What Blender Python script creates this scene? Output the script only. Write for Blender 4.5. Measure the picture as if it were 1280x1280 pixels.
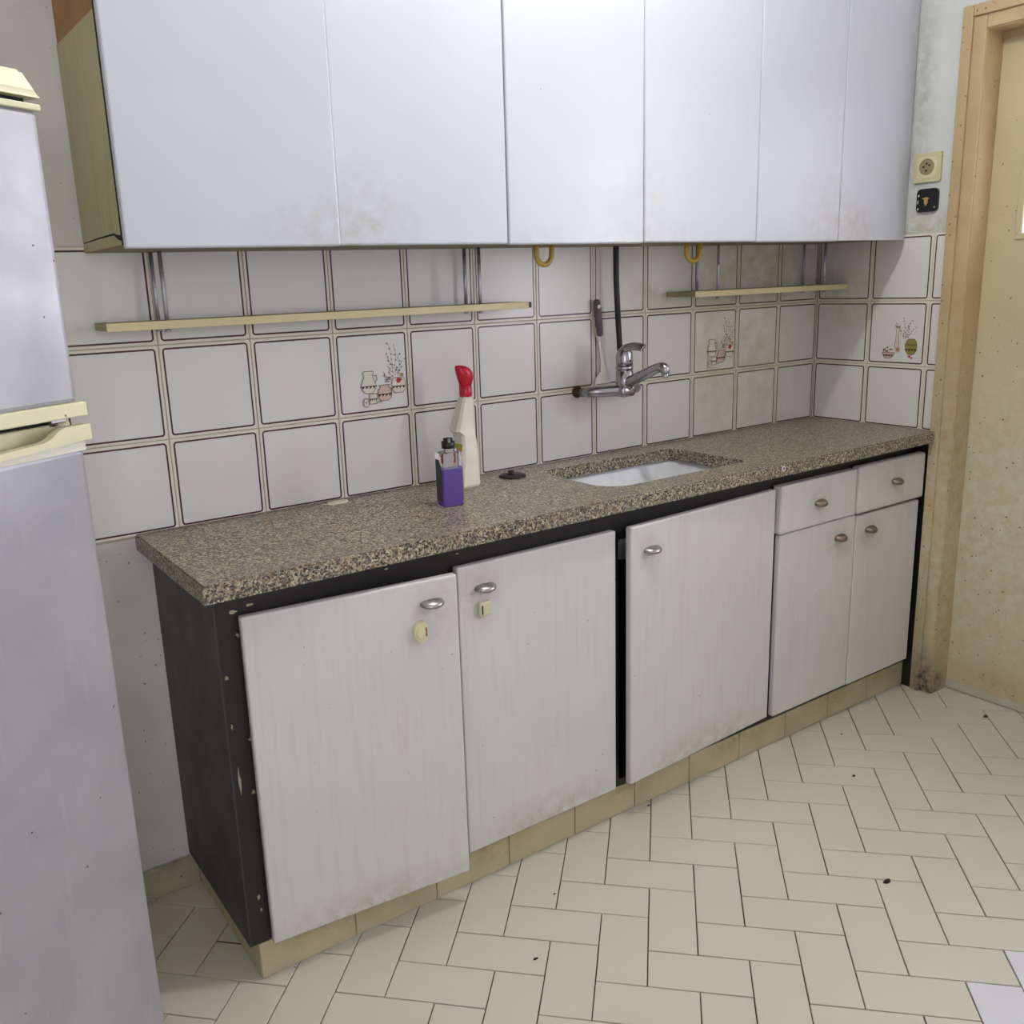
import bpy, bmesh, math, random
from mathutils import Vector, Matrix
random.seed(7)
for o in list(bpy.data.objects): bpy.data.objects.remove(o)
scene = bpy.context.scene
COL = scene.collection
# ------------------------------------------------------------------ units
# lengths below are in wall-tile pitches (0.20 m); x runs along the back wall (right wall at 0),
# y is negative towards the room, z = 0 at the bottom of the wall tiles, floor at -ZF
S = 0.2; ZF = 4.29
def V(x, y, z): return Vector((x*S, y*S, (z+ZF)*S))
# ------------------------------------------------------------------ camera
cam = bpy.data.cameras.new('camera'); camo = bpy.data.objects.new('camera', cam); COL.objects.link(camo)
rv = Vector((0.22232304, -0.59538667, -0.10646734))
Rm = Matrix.Rotation(rv.length, 3, rv.normalized()) @ Matrix(((1,0,0),(0,0,-1),(0,1,0)))
m = Matrix((Rm[0], -Rm[1], -Rm[2])).transposed().to_4x4()
m.translation = V(-13.66648, -9.99374, 2.52298)
camo.matrix_world = m
cam.sensor_width = 36; cam.lens = 1147.2933/1280*36
cam.shift_x = 31.281/1280; cam.shift_y = -6.748/1280
cam.clip_start = .02
scene.camera = camo
# ------------------------------------------------------------------ world, window daylight, added fill light, exposure
W = bpy.data.worlds.new('world'); scene.world = W; W.use_nodes = True
W.node_tree.nodes['Background'].inputs[0].default_value = (0.93, 0.95, 1.0, 1)
W.node_tree.nodes['Background'].inputs[1].default_value = 3.2
def area(name, loc, rot, sx, sy, power, col=(1,1,1), portal=False):
    l = bpy.data.lights.new(name, 'AREA'); l.shape = 'RECTANGLE'; l.size = sx; l.size_y = sy; l.energy = power; l.color = col
    if portal: l.cycles.is_portal = True
    o = bpy.data.objects.new(name, l); COL.objects.link(o); o.location = loc; o.rotation_euler = rot
    return o
area('window_daylight', V(1.05, -8.7, 3.6), (0, math.radians(90), 0), 1.0, .6, 29, (.88,.93,1.0))
area('rear_fill_light', V(-14.6, -14.65, 2.6), (math.radians(90), 0, 0), .62, 1.0, 13, (.92,.96,1.0))  # unseen fill light, added behind the viewer to flatten the shading
vs = scene.view_settings
vs.view_transform = 'Standard'; vs.look = 'None'; vs.gamma = 1; vs.use_curve_mapping = False; vs.exposure = 0.2
LAMP = (-7.0, -4.25, 8.3); LAMP_W = 26
# ------------------------------------------------------------------ materials
def srgb(r, g, b):
    f = lambda c: ((c/255+.055)/1.055)**2.4 if c > 10 else c/255/12.92
    return (f(r), f(g), f(b), 1)
class NT:
    def __init__(s, name):
        s.m = bpy.data.materials.new(name); s.m.use_nodes = True; s.t = s.m.node_tree
        s.b = s.t.nodes['Principled BSDF']
    def n(s, typ, **k):
        nd = s.t.nodes.new('ShaderNode'+typ)
        for a, v in k.items(): setattr(nd, a, v)
        return nd
    def link(s, a, b): s.t.links.new(a, b)
    def inp(s, sock, v):
        if hasattr(v, 'is_linked') or isinstance(v, bpy.types.NodeSocket): s.link(v, sock)
        else: sock.default_value = v
    def math(s, op, a, b=0.0, clamp=False):
        nd = s.n('Math', operation=op, use_clamp=clamp); s.inp(nd.inputs[0], a); s.inp(nd.inputs[1], b); return nd.outputs[0]
    def mix(s, f, a, b, typ='MIX'):
        nd = s.n('MixRGB', blend_type=typ); s.inp(nd.inputs[0], f); s.inp(nd.inputs[1], a); s.inp(nd.inputs[2], b); return nd.outputs[0]
    def noise(s, vec, scale, detail=3, rough=.5, out='Fac'):
        nd = s.n('TexNoise'); s.link(vec, nd.inputs['Vector']); nd.inputs['Scale'].default_value = scale
        nd.inputs['Detail'].default_value = detail; nd.inputs['Roughness'].default_value = rough; return nd.outputs[out]
    def ramp(s, f, lo, hi, a=0, b=1):
        nd = s.n('MapRange'); s.inp(nd.inputs[0], f)
        nd.inputs[1].default_value = lo; nd.inputs[2].default_value = hi; nd.inputs[3].default_value = a; nd.inputs[4].default_value = b
        return nd.outputs[0]
    def pos(s): return s.n('NewGeometry').outputs['Position']
    def obj(s): return s.n('TexCoord').outputs['Object']
    def scaled(s, vec, sc):
        nd = s.n('Mapping'); s.link(vec, nd.inputs[0]); nd.inputs['Scale'].default_value = sc; return nd.outputs[0]
MATS = {}
def mat(name, col, rough=.5, metal=0., var=.08, vscale=9., streak=None, stains=(), speck=None, bump=0., bscale=60., spec=.5, tint=None):
    """painted surface: base colour with soft variation, optional vertical streaks, dirt specks and stains at fixed places"""
    if name in MATS: return MATS[name]
    N = NT(name); p = N.pos(); c = N.mix(N.ramp(N.noise(p, vscale, 4), .35, .7), col, tuple(x*(1-var) for x in col[:3])+(1,))
    if tint is not None:
        c = N.mix(N.ramp(N.noise(p, 3.1, 3), .45, .7, 0, tint[1]), c, tint[0])
    if streak:
        sv = N.scaled(p, (1, 1, .06)); c = N.mix(N.ramp(N.noise(sv, streak[1], 4, .6), .52, .75, 0, streak[2]), c, streak[0])
    for (ctr, rad, sc, st) in stains:
        d = N.n('VectorMath', operation='SUBTRACT'); N.link(p, d.inputs[0]); d.inputs[1].default_value = V(*ctr)
        d2 = N.n('VectorMath', operation='DIVIDE'); N.link(d.outputs[0], d2.inputs[0]); d2.inputs[1].default_value = [max(r*S, 1e-3) for r in rad]
        ln = N.n('VectorMath', operation='LENGTH'); N.link(d2.outputs[0], ln.inputs[0])
        f = N.ramp(ln.outputs['Value'], 0, 1, 1, 0)
        f = N.math('MULTIPLY', f, N.ramp(N.noise(p, 34, 5, .65), .33, .66), True)
        c = N.mix(N.math('MULTIPLY', f, st, True), c, sc)
    if speck:
        v = N.n('TexVoronoi'); N.link(p, v.inputs['Vector']); v.inputs['Scale'].default_value = speck[1]
        sc_ = N.n('SeparateColor'); N.link(v.outputs['Color'], sc_.inputs[0])
        wv = N.math('MULTIPLY', N.noise(p, speck[1]*9, 2), 1.6)
        f = N.math('LESS_THAN', N.math('MULTIPLY', v.outputs['Distance'], wv), N.math('MULTIPLY', N.math('POWER', sc_.outputs[0], 4.), speck[2]*.9))
        f = N.math('MULTIPLY', f, N.math('GREATER_THAN', N.noise(p, 6, 2), speck[3]))
        c = N.mix(f, c, speck[0])
    N.link(c, N.b.inputs['Base Color'])
    N.b.inputs['Metallic'].default_value = metal; N.b.inputs['Specular IOR Level'].default_value = spec
    N.link(N.ramp(N.noise(p, 14, 3), .3, .7, rough*.88, min(1, rough*1.12)), N.b.inputs['Roughness'])
    if bump:
        bp = N.n('Bump'); bp.inputs['Strength'].default_value = bump; bp.inputs['Distance'].default_value = .002
        N.link(N.noise(p, bscale, 4), bp.inputs['Height']); N.link(bp.outputs[0], N.b.inputs['Normal'])
    MATS[name] = N.m
    return N.m
def plain(name, col, rough=.5, metal=0., **k):
    return mat(name, col, rough, metal, var=.1, vscale=25, **k)
BROWN = srgb(140,105,60); YEL = srgb(168,150,95); GREY = srgb(120,118,105); DK = srgb(50,42,34)
def tile_mat(name, col, stains=()):
    N = NT(name); o = N.obj(); p = N.pos()
    sx = N.n('SeparateXYZ'); N.link(o, sx.inputs[0])
    r, b = .030*S, (.5-.044)*S
    qx = N.math('SUBTRACT', N.math('ABSOLUTE', sx.outputs[0]), b-r); qz = N.math('SUBTRACT', N.math('ABSOLUTE', sx.outputs[2]), b-r)
    mx, mz = N.math('MAXIMUM', qx, 0.), N.math('MAXIMUM', qz, 0.)
    ln = N.math('SQRT', N.math('ADD', N.math('MULTIPLY', mx, mx), N.math('MULTIPLY', mz, mz)))
    d = N.math('ADD', ln, N.math('MINIMUM', N.math('MAXIMUM', qx, qz), 0.)); d = N.math('SUBTRACT', d, r)
    line = N.math('LESS_THAN', N.math('ABSOLUTE', d), .0095*S)
    c = N.mix(N.ramp(N.noise(p, 3, 2), .35, .7), col, tuple(x*.965 for x in col[:3])+(1,))
    # outside the printed line the glaze is a little creamier
    c = N.mix(N.math('GREATER_THAN', d, 0.), c, srgb(222,217,204))
    c = N.mix(line, c, srgb(74,30,28))
    for (ctr, rad, sc, st) in stains:
        dd = N.n('VectorMath', operation='SUBTRACT'); N.link(p, dd.inputs[0]); dd.inputs[1].default_value = V(*ctr)
        d2 = N.n('VectorMath', operation='DIVIDE'); N.link(dd.outputs[0], d2.inputs[0]); d2.inputs[1].default_value = [x*S for x in rad]
        l2 = N.n('VectorMath', operation='LENGTH'); N.link(d2.outputs[0], l2.inputs[0])
        f = N.math('MULTIPLY', N.ramp(l2.outputs['Value'], 0, 1, 1, 0), N.ramp(N.noise(p, 18, 5, .65), .3, .65), True)
        c = N.mix(N.math('MULTIPLY', f, st, True), c, sc)
    N.link(c, N.b.inputs['Base Color']); N.b.inputs['Roughness'].default_value = .28
    return N.m
def granite_mat():
    N = NT('granite'); p = N.pos()
    def vor(sc, off):
        mp = N.n('Mapping'); N.link(p, mp.inputs[0]); mp.inputs['Location'].default_value = off
        wob = N.n('TexNoise'); N.link(mp.outputs[0], wob.inputs['Vector']); wob.inputs['Scale'].default_value = sc*.8
        ad = N.n('VectorMath', operation='MULTIPLY_ADD'); N.link(wob.outputs['Color'], ad.inputs[0]); ad.inputs[1].default_value = (.006,)*3; N.link(mp.outputs[0], ad.inputs[2])
        v = N.n('TexVoronoi'); N.link(ad.outputs[0], v.inputs['Vector']); v.inputs['Scale'].default_value = sc
        s = N.n('SeparateColor'); N.link(v.outputs['Color'], s.inputs[0]); return s.outputs[0]
    r = N.n('ValToRGB'); N.link(vor(255, (0,0,0)), r.inputs[0])
    el = r.color_ramp; el.interpolation = 'CONSTANT'
    stops = [(0,(54,50,44)),(.15,(106,100,90)),(.36,(158,147,124)),(.58,(190,180,158)),(.76,(158,138,98)),(.86,(128,122,112)),(.96,(120,78,60))]
    while len(el.elements) < len(stops): el.elements.new(.5)
    for e, (q, c) in zip(el.elements, stops): e.position = q; e.color = srgb(*c)
    c = N.mix(N.math('LESS_THAN', vor(330, (3,1,2)), .17), r.outputs[0], srgb(44,40,40))
    c = N.mix(N.ramp(N.noise(p, 7, 4), .4, .7, 0, .25), c, srgb(118,112,104))
    N.link(c, N.b.inputs['Base Color']); N.b.inputs['Roughness'].default_value = .34
    return N.m
def glass_mat(name, col, rough=.02, ior=1.45):
    N = NT(name); N.b.inputs['Base Color'].default_value = col; N.b.inputs['Roughness'].default_value = rough
    N.b.inputs['Transmission Weight'].default_value = 1; N.b.inputs['IOR'].default_value = ior
    return N.m
def thin_pane(name, frosted=False):
    N = NT(name); t = N.t; out = t.nodes['Material Output']
    a = N.n('BsdfTranslucent') if frosted else N.n('BsdfTransparent'); a.inputs[0].default_value = (.95,.93,.97,1)
    g = N.n('BsdfGlossy'); g.inputs['Roughness'].default_value = .08; mx = N.n('MixShader'); mx.inputs[0].default_value = .06
    N.link(a.outputs[0], mx.inputs[1]); N.link(g.outputs[0], mx.inputs[2]); N.link(mx.outputs[0], out.inputs['Surface'])
    return N.m
def film_mat():
    # silver adhesive film stuck on the refrigerator doors, slightly wrinkled
    N = NT('silver_film'); p = N.pos()
    c = N.mix(N.ramp(N.noise(p, 5, 4), .35, .7), srgb(172,171,176), srgb(152,152,156))
    sv = N.scaled(p, (1,1,.12)); c = N.mix(N.ramp(N.noise(sv, 70, 4, .6), .6, .8, 0, .25), c, srgb(205,200,208))
    v = N.n('TexVoronoi'); N.link(p, v.inputs['Vector']); v.inputs['Scale'].default_value = 26
    c = N.mix(N.math('LESS_THAN', v.outputs['Distance'], .045), c, srgb(92,80,76))
    N.link(c, N.b.inputs['Base Color']); N.b.inputs['Metallic'].default_value = .4
    N.link(N.ramp(N.noise(p, 9, 4), .3, .7, .4, .55), N.b.inputs['Roughness'])
    bp = N.n('Bump'); bp.inputs['Strength'].default_value = .25; bp.inputs['Distance'].default_value = .002
    N.link(N.noise(N.scaled(p, (1,1,.5)), 30, 3), bp.inputs['Height']); N.link(bp.outputs[0], N.b.inputs['Normal'])
    return N.m
def black_paint(): return mat('black_paint', srgb(32,29,28), .45, var=.2, vscale=8)  # kept darker for the shaded front frame, shade put into the colour
UST = [((-9.75,-1.6,3.05),(.9,.4,.35),srgb(150,145,112),.55), ((-9.3,-1.6,3.1),(.75,.4,.75),srgb(150,144,112),.6),
       ((-5.45,-1.6,3.3),(.3,.4,1.1),srgb(170,166,140),.6), ((-5.9,-1.6,2.95),(.6,.4,.25),srgb(150,142,112),.5), ((-5.0,-1.6,2.95),(.7,.4,.3),srgb(160,152,120),.45),
       ((-2.0,-1.6,3.2),(.9,.4,.8),srgb(160,146,112),.6), ((-1.3,-1.6,3.05),(.6,.4,.5),srgb(160,140,110),.6), ((-7.3,-1.6,2.95),(.8,.4,.2),srgb(165,160,130),.4)]
m_upper = mat('upper_laminate', srgb(194,198,207), .33, var=.03, vscale=4, stains=[(a,b,c,d*.62) for a,b,c,d in UST], speck=(srgb(140,130,115),38,.05,.52))
LST = [((-10,-2.2,-3.85),(1.6,.5,.35),srgb(150,125,85),.55), ((-7.6,-2.2,-3.8),(1.3,.5,.45),srgb(150,125,85),.6), ((-5,-2.2,-3.75),(1.7,.5,.5),srgb(150,130,92),.6),
       ((-9.1,-2.2,-.75),(.35,.5,.5),srgb(165,150,130),.5), ((-8.5,-2.2,-.75),(.35,.5,.5),srgb(165,150,130),.5), ((-6.1,-2.2,-.7),(.3,.5,.3),srgb(150,140,125),.5),
       ((-2.7,-2.2,-.65),(.35,.5,.3),srgb(150,140,122),.6), ((-.9,-2.2,-.6),(.35,.5,.3),srgb(150,140,122),.6), ((-2.15,-2.2,-1.35),(.4,.5,.35),srgb(150,140,122),.6), ((-1.4,-2.2,-1.35),(.4,.5,.35),srgb(150,140,122),.6)]
m_lower = mat('lower_laminate', srgb(207,205,203), .4, var=.04, vscale=5, streak=(srgb(176,168,152),80,.22), stains=LST, speck=(srgb(140,126,112),45,.075,.45))
m_edge = mat('laminate_edge', srgb(178,172,160), .5)
m_plaster = mat('plaster_grey', srgb(220,217,213), .8, var=.1, vscale=6, bump=.35, bscale=45, speck=(srgb(130,124,116),70,.16,.42), tint=(srgb(196,192,186),.5))
m_plaster_r = mat('plaster_white', srgb(206,209,206), .75, var=.08, vscale=7, bump=.4, bscale=40, speck=(srgb(110,104,92),30,.07,.5),
    stains=[((0,-1.85,3.1),(.4,.7,.28),YEL,.8), ((0,-1.65,5),(.3,.25,2.5),srgb(150,148,138),.7)])
m_ceil = mat('ceiling_paint', srgb(225,223,218), .8)
m_grout = mat('wall_grout', srgb(184,176,156), .85, var=.2, vscale=30)
m_tile = tile_mat('wall_tile_glaze', srgb(222,220,216), [((-5.32,0,.9),(.5,.3,.45),srgb(150,130,90),.55), ((-2.6,0,1.2),(.6,.3,1.6),srgb(168,160,122),.5),
    ((-1.6,0,1.2),(1.6,.3,1.9),srgb(170,160,118),.6), ((-1.5,0,2.6),(2.2,.3,.7),srgb(158,140,86),.7), ((-3.9,0,2.25),(.5,.3,.3),srgb(160,150,105),.6), ((0,-.4,2.2),(.3,1.,1.2),srgb(170,158,112),.5)])
m_granite = granite_mat()
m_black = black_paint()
m_cream = mat('cream_plastic', srgb(214,208,172), .4, var=.08, speck=(srgb(110,95,60),30,.06,.5))
m_creamedge = mat('cream_edge_strip', srgb(214,200,156), .45, var=.1)
m_shelf = mat('shelf_board', srgb(160,146,104), .55, var=.2)
m_floor = mat('floor_tile_glaze', srgb(196,193,175), .32, var=.025, vscale=3, speck=(srgb(96,88,70),22,.05,.55))
m_floorw = mat('white_floor_tile_glaze', srgb(206,206,210), .3, var=.03)
m_joint = mat('floor_joint', srgb(62,58,50), .9, var=.3)
m_plinth = mat('plinth_tile_glaze', srgb(190,178,146), .38, var=.12, vscale=14, stains=[((x,-2.05,-3.95),(.8,.4,.25),srgb(132,112,66),.6) for x in (-10.5,-8.4,-6.2,-4.,-2.,-.6)], speck=(srgb(100,80,50),40,.08,.45))
m_skirt = mat('skirting_glaze', srgb(184,170,146), .5, var=.2, stains=[((-11.5,0,-3.9),(.8,.4,.25),srgb(95,90,70),.6)], speck=(srgb(60,45,35),24,.08,.45))
m_frame = mat('door_frame_paint', srgb(184,160,122), .5, var=.12, vscale=8, bump=.25, bscale=30, speck=(srgb(130,102,68),70,.18,.42), tint=(srgb(204,184,140),.6),
    stains=[((0,-2.35,-2.2),(1.2,1.0,4.6),srgb(198,190,164),1.4), ((0,-2.3,-3.2),(.5,.25,1.2),srgb(120,105,74),.6), ((0,-2.42,-4.15),(.5,.35,.75),DK,1.5)])
m_door = mat('door_paint', srgb(200,185,150), .5, var=.07, vscale=6, speck=(srgb(140,110,78),60,.17,.42), bump=.15, bscale=25,
    stains=[((.45,-3.1,-1.6),(1,2.4,3.6),srgb(208,204,186),1.3), ((.45,-3.4,-4.0),(.3,1.1,.45),srgb(150,118,88),.7)])
m_chrome = mat('chrome', srgb(172,172,176), .26, 1., var=.15, vscale=40)
m_steel = mat('satin_metal', srgb(168,166,166), .34, 1., var=.1, vscale=40)
m_bronze = mat('dull_metal', srgb(140,128,116), .45, 1., var=.15, vscale=40)
m_rod = mat('worn_chrome_rod', srgb(190,192,198), .45, .75, var=.2, vscale=40, stains=[((-9,-.3,2.9),(9,.8,.5),srgb(40,32,26),.95)], speck=(srgb(45,35,28),140,.3,.5))
m_rust = mat('rusty_metal', srgb(82,58,38), .7, .3, var=.4, vscale=60, bump=.4)
m_rubber = plain('black_rubber', srgb(26,24,25), .5)
m_yellow = plain('yellow_plastic', srgb(186,156,62), .35)
m_red = plain('red_plastic', srgb(196,20,48), .3)
m_white = plain('white_plastic', srgb(226,224,208), .35)
m_blackcap = plain('black_plastic', srgb(22,21,24), .4)
m_greyplastic = plain('grey_plastic', srgb(92,86,86), .5)
m_ceramic = plain('white_ceramic', srgb(226,228,232), .15)
m_wood = mat('bare_wood', srgb(158,114,62), .6, var=.22, streak=(srgb(130,82,34),60,.6))
m_lam = mat('olive_laminate', srgb(178,170,130), .5, var=.08, streak=(srgb(130,120,84),80,.5))
m_dark = plain('dark_gap', srgb(24,20,18), .8)
m_film = film_mat()
m_putty = plain('dry_putty', srgb(214,206,188), .7)
m_crumb = plain('dry_leaf', srgb(44,36,28), .9)
# ------------------------------------------------------------------ mesh helpers (tile units)
LOC = {}
def box(bm, x0, x1, y0, y1, z0, z1, bev=0., seg=2, mi=0):
    vs = [bm.verts.new((x, y, z)) for x in (min(x0,x1), max(x0,x1)) for y in (min(y0,y1), max(y0,y1)) for z in (min(z0,z1), max(z0,z1))]
    fs = [bm.faces.new([vs[i] for i in f]) for f in ((0,1,3,2),(4,6,7,5),(0,4,5,1),(2,3,7,6),(0,2,6,4),(1,5,7,3))]
    for f in fs: f.material_index = mi
    if bev:
        es = list({e for f in fs for e in f.edges})
        bmesh.ops.bevel(bm, geom=es, offset=bev, segments=seg, affect='EDGES', profile=.5)
    return vs
def ring(bm, c, u, w, ru, rw, seg):
    return [bm.verts.new(c + u*(ru*math.cos(2*math.pi*i/seg)) + w*(rw*math.sin(2*math.pi*i/seg))) for i in range(seg)]
def bridge(bm, a, b, mi=0):
    n = len(a)
    for i in range(n):
        f = bm.faces.new((a[i], a[(i+1) % n], b[(i+1) % n], b[i])); f.material_index = mi; f.smooth = True
def cap(bm, r, mi=0, flip=False):
    f = bm.faces.new(r[::-1] if flip else r); f.material_index = mi
def tube(bm, pts, rad, seg=12, mi=0, caps=True):
    pts = [Vector(p) for p in pts]; rs = rad if isinstance(rad, (list, tuple)) else [rad]*len(pts)
    prev = None; ref = None; first = None
    for i, p in enumerate(pts):
        d = (pts[min(i+1, len(pts)-1)] - pts[max(i-1, 0)]).normalized()
        if ref is None: ref = d.orthogonal().normalized()
        u = (ref - d*ref.dot(d)).normalized(); w = d.cross(u); ref = u
        r = rs[i]; ru, rw = r if isinstance(r, tuple) else (r, r)
        cur = ring(bm, p, u, w, ru, rw, seg)
        if prev: bridge(bm, prev, cur, mi)
        else: first = cur
        prev = cur
    if caps: cap(bm, first, mi, True); cap(bm, prev, mi)
def lathe(bm, prof, c, seg=24, mi=0, axis=(0,0,1)):
    c = Vector(c); ax = Vector(axis).normalized(); u = ax.orthogonal().normalized(); w = ax.cross(u)
    prev = first = None
    for r, h in prof:
        cur = ring(bm, c+ax*h, u, w, max(r, 1e-4), max(r, 1e-4), seg)
        if prev: bridge(bm, prev, cur, mi)
        else: first = cur
        prev = cur
    cap(bm, first, mi, True); cap(bm, prev, mi)
def prism(bm, poly, f0, f1, mi=0):
    """extrude a 2D polygon: f0/f1 map (a,b) -> point on near / far side"""
    a = [bm.verts.new(f0(*p)) for p in poly]; b = [bm.verts.new(f1(*p)) for p in poly]
    n = len(poly)
    fs = [bm.faces.new(a), bm.faces.new(b[::-1])] + [bm.faces.new((a[i], b[i], b[(i+1) % n], a[(i+1) % n])) for i in range(n)]
    for f in fs: f.material_index = mi
def smoothpts(pts, n=6):
    out = []; P = [Vector(p) for p in pts]
    for i in range(len(P)-1):
        a, b, c, d = P[max(i-1,0)], P[i], P[i+1], P[min(i+2, len(P)-1)]
        for k in range(n):
            t = k/n; out.append(.5*((2*b)+(c-a)*t+(2*a-5*b+4*c-d)*t*t+(3*b-a-3*c+d)*t**3))
    return out+[P[-1]]
def tomesh(name, bm, mats, smooth=False):
    bmesh.ops.recalc_face_normals(bm, faces=bm.faces[:])
    me = bpy.data.meshes.new(name); bm.to_mesh(me); bm.free()
    for mm in (mats if isinstance(mats, (list, tuple)) else [mats]): me.materials.append(mm)
    if smooth: 
        for p in me.polygons: p.use_smooth = True
    return me
def obj(name, bm, mats, parent=None, mw=None, smooth=False, **tags):
    if mw is not None: bm.transform(mw)
    for v in bm.verts: v.co = V(*v.co)
    if parent is not None: org = LOC[parent.name]; 
    else:
        xs = [v.co for v in bm.verts]
        org = Vector(((min(v.x for v in xs)+max(v.x for v in xs))/2, (min(v.y for v in xs)+max(v.y for v in xs))/2, min(v.z for v in xs)))
    for v in bm.verts: v.co -= org
    o = bpy.data.objects.new(name, tomesh(name, bm, mats, smooth)); COL.objects.link(o)
    if parent is not None: o.parent = parent
    else: o.location = org
    LOC[o.name] = org
    for k, v in tags.items(): o[k] = v
    return o
def thing(name, loc, label, category, **tags):
    o = bpy.data.objects.new(name, None); COL.objects.link(o); o.location = V(*loc); LOC[o.name] = V(*loc)
    o.empty_display_size = .05; o['label'] = label; o['category'] = category
    for k, v in tags.items(): o[k] = v
    return o
def B(): return bmesh.new()
def bx(name, x0, x1, y0, y1, z0, z1, mats, parent=None, bev=0., seg=2, mw=None, **t):
    bm = B(); box(bm, x0, x1, y0, y1, z0, z1, bev, seg); return obj(name, bm, mats, parent, mw, **t)
ST = dict(kind='structure')
CEIL = 9.2
# ------------------------------------------------------------------ the room shell
bm = B(); box(bm, -17.6, 1.2, -14, .8, -ZF-.6, -ZF-.02)
floor = obj('floor', bm, m_joint, label='cream herringbone tile floor', **ST)
bx('ceiling', -17.6, 1.2, -14, .8, CEIL, CEIL+.4, m_ceil, label='plain white ceiling', **ST)
wall_back = bx('wall_back', -17.6, 1.2, .02, .8, -ZF-.02, CEIL, m_plaster, label='grey plaster wall with a band of square tiles', **ST)
bx('wall_left', -18.0, -17.2, -14, .02, -ZF-.02, CEIL, m_ceil, label='plain plaster wall', **ST)
bm = B(); box(bm, -17.2, -16.2, -14.4, -13.6, -ZF-.02, CEIL); box(bm, -13.0, .02, -14.4, -13.6, -ZF-.02, CEIL); box(bm, -16.2, -13.0, -14.4, -13.6, -ZF-.02, 0.); box(bm, -16.2, -13.0, -14.4, -13.6, 5.4, CEIL)
obj('wall_front', bm, m_ceil, label='plain white wall with an added fill-light window', **ST)
DY0, DY1, DZ = -2.54, -6.62, 5.68
bm = B()
box(bm, .02, .8, .02, DY0, -ZF-.02, CEIL); box(bm, .02, .8, DY0, DY1, DZ, CEIL); box(bm, .02, .8, DY1, -7.2, -ZF-.02, CEIL)
box(bm, .02, .8, -7.2, -10.2, -ZF-.02, 1.0); box(bm, .02, .8, -7.2, -10.2, 6.2, CEIL); box(bm, .02, .8, -10.2, -14, -ZF-.02, CEIL)
wall_right = obj('wall_right', bm, m_plaster_r, label='dirty white plaster wall with a band of square tiles', **ST)
# window (daylight side of the room)
bm = B()
box(bm, .3, .55, -7.2, -7.4, 1, 6.2); box(bm, .3, .55, -10, -10.2, 1, 6.2); box(bm, .3, .55, -7.4, -10, 1, 1.2); box(bm, .3, .55, -7.4, -10, 6, 6.2); box(bm, .3, .55, -8.62, -8.78, 1.2, 6)
w1 = obj('window_1', bm, m_white, label='white framed window with two panes', **ST)
mp = thin_pane('window_glass')
for a, b in ((-7.4,-8.62),(-8.78,-10)): bx('pane', .41, .44, a, b, 1.2, 6, mp, w1)
bm = B()
box(bm, -16.2, -16.0, -14.1, -13.85, 0, 5.4); box(bm, -13.2, -13.0, -14.1, -13.85, 0, 5.4); box(bm, -16., -13.2, -14.1, -13.85, 0, .2); box(bm, -16., -13.2, -14.1, -13.85, 5.2, 5.4); box(bm, -14.68, -14.52, -14.1, -13.85, .2, 5.2)
w2 = obj('added_fill_window', bm, m_white, label='white framed window behind the viewer, added for fill light', **ST)  # added window, put in only to carry the frontal fill light
for a, b in ((-16.,-14.68),(-14.52,-13.2)): bx('pane', a, b, -13.99, -13.96, .2, 5.2, mp, w2)
# ------------------------------------------------------------------ wall tiles (each a child of its wall)
bx('grout_bed', -15, 0.02, .012, .021, -.02, 3.0, m_grout, wall_back)
bx('grout_bed', .012, .021, .015, -2.25, -.02, 3.0, m_grout, wall_right)
def tile_mesh(name, cut=None):
    bm = B(); h = .4955; vs = box(bm, -h, h, 0, .03, -h, h)
    es = [e for e in bm.edges if all(abs(v.co.y) < 1e-5 for v in e.verts)]
    bmesh.ops.bevel(bm, geom=es, offset=.006, segments=1, affect='EDGES')
    if cut is not None:
        r = bmesh.ops.bisect_plane(bm, geom=bm.verts[:]+bm.edges[:]+bm.faces[:], plane_co=(cut,0,0), plane_no=(1,0,0), clear_outer=True)
        bmesh.ops.holes_fill(bm, edges=[e for e in bm.edges if e.is_boundary])
    for v in bm.verts: v.co *= S
    return tomesh(name, bm, m_tile)
TM = tile_mesh('wall_tile'); TMC = tile_mesh('wall_tile_cut', -.26)
tiles = {}
def put_tile(me, wall, x, y, z, rz=0):
    o = bpy.data.objects.new('wall_tile', me); COL.objects.link(o); o.parent = wall
    j = [random.uniform(-1,1) for _ in range(4)]
    o.location = V(x, y, z) - LOC[wall.name]; o.rotation_euler = (j[0]*.004, j[1]*.002, rz+j[2]*.004); LOC[o.name] = V(x, y, z)
    return o
for r in range(3):
    for c in range(-14, 0): tiles[('b', c, r)] = put_tile(TM, wall_back, c+.5, 0, r+.5)
    for c in range(2): tiles[('r', c, r)] = put_tile(TM, wall_right, 0, -c-.5, r+.5, -math.pi/2)
    tiles[('r', 2, r)] = put_tile(TMC, wall_right, 0, -2.5, r+.5, -math.pi/2)
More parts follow.
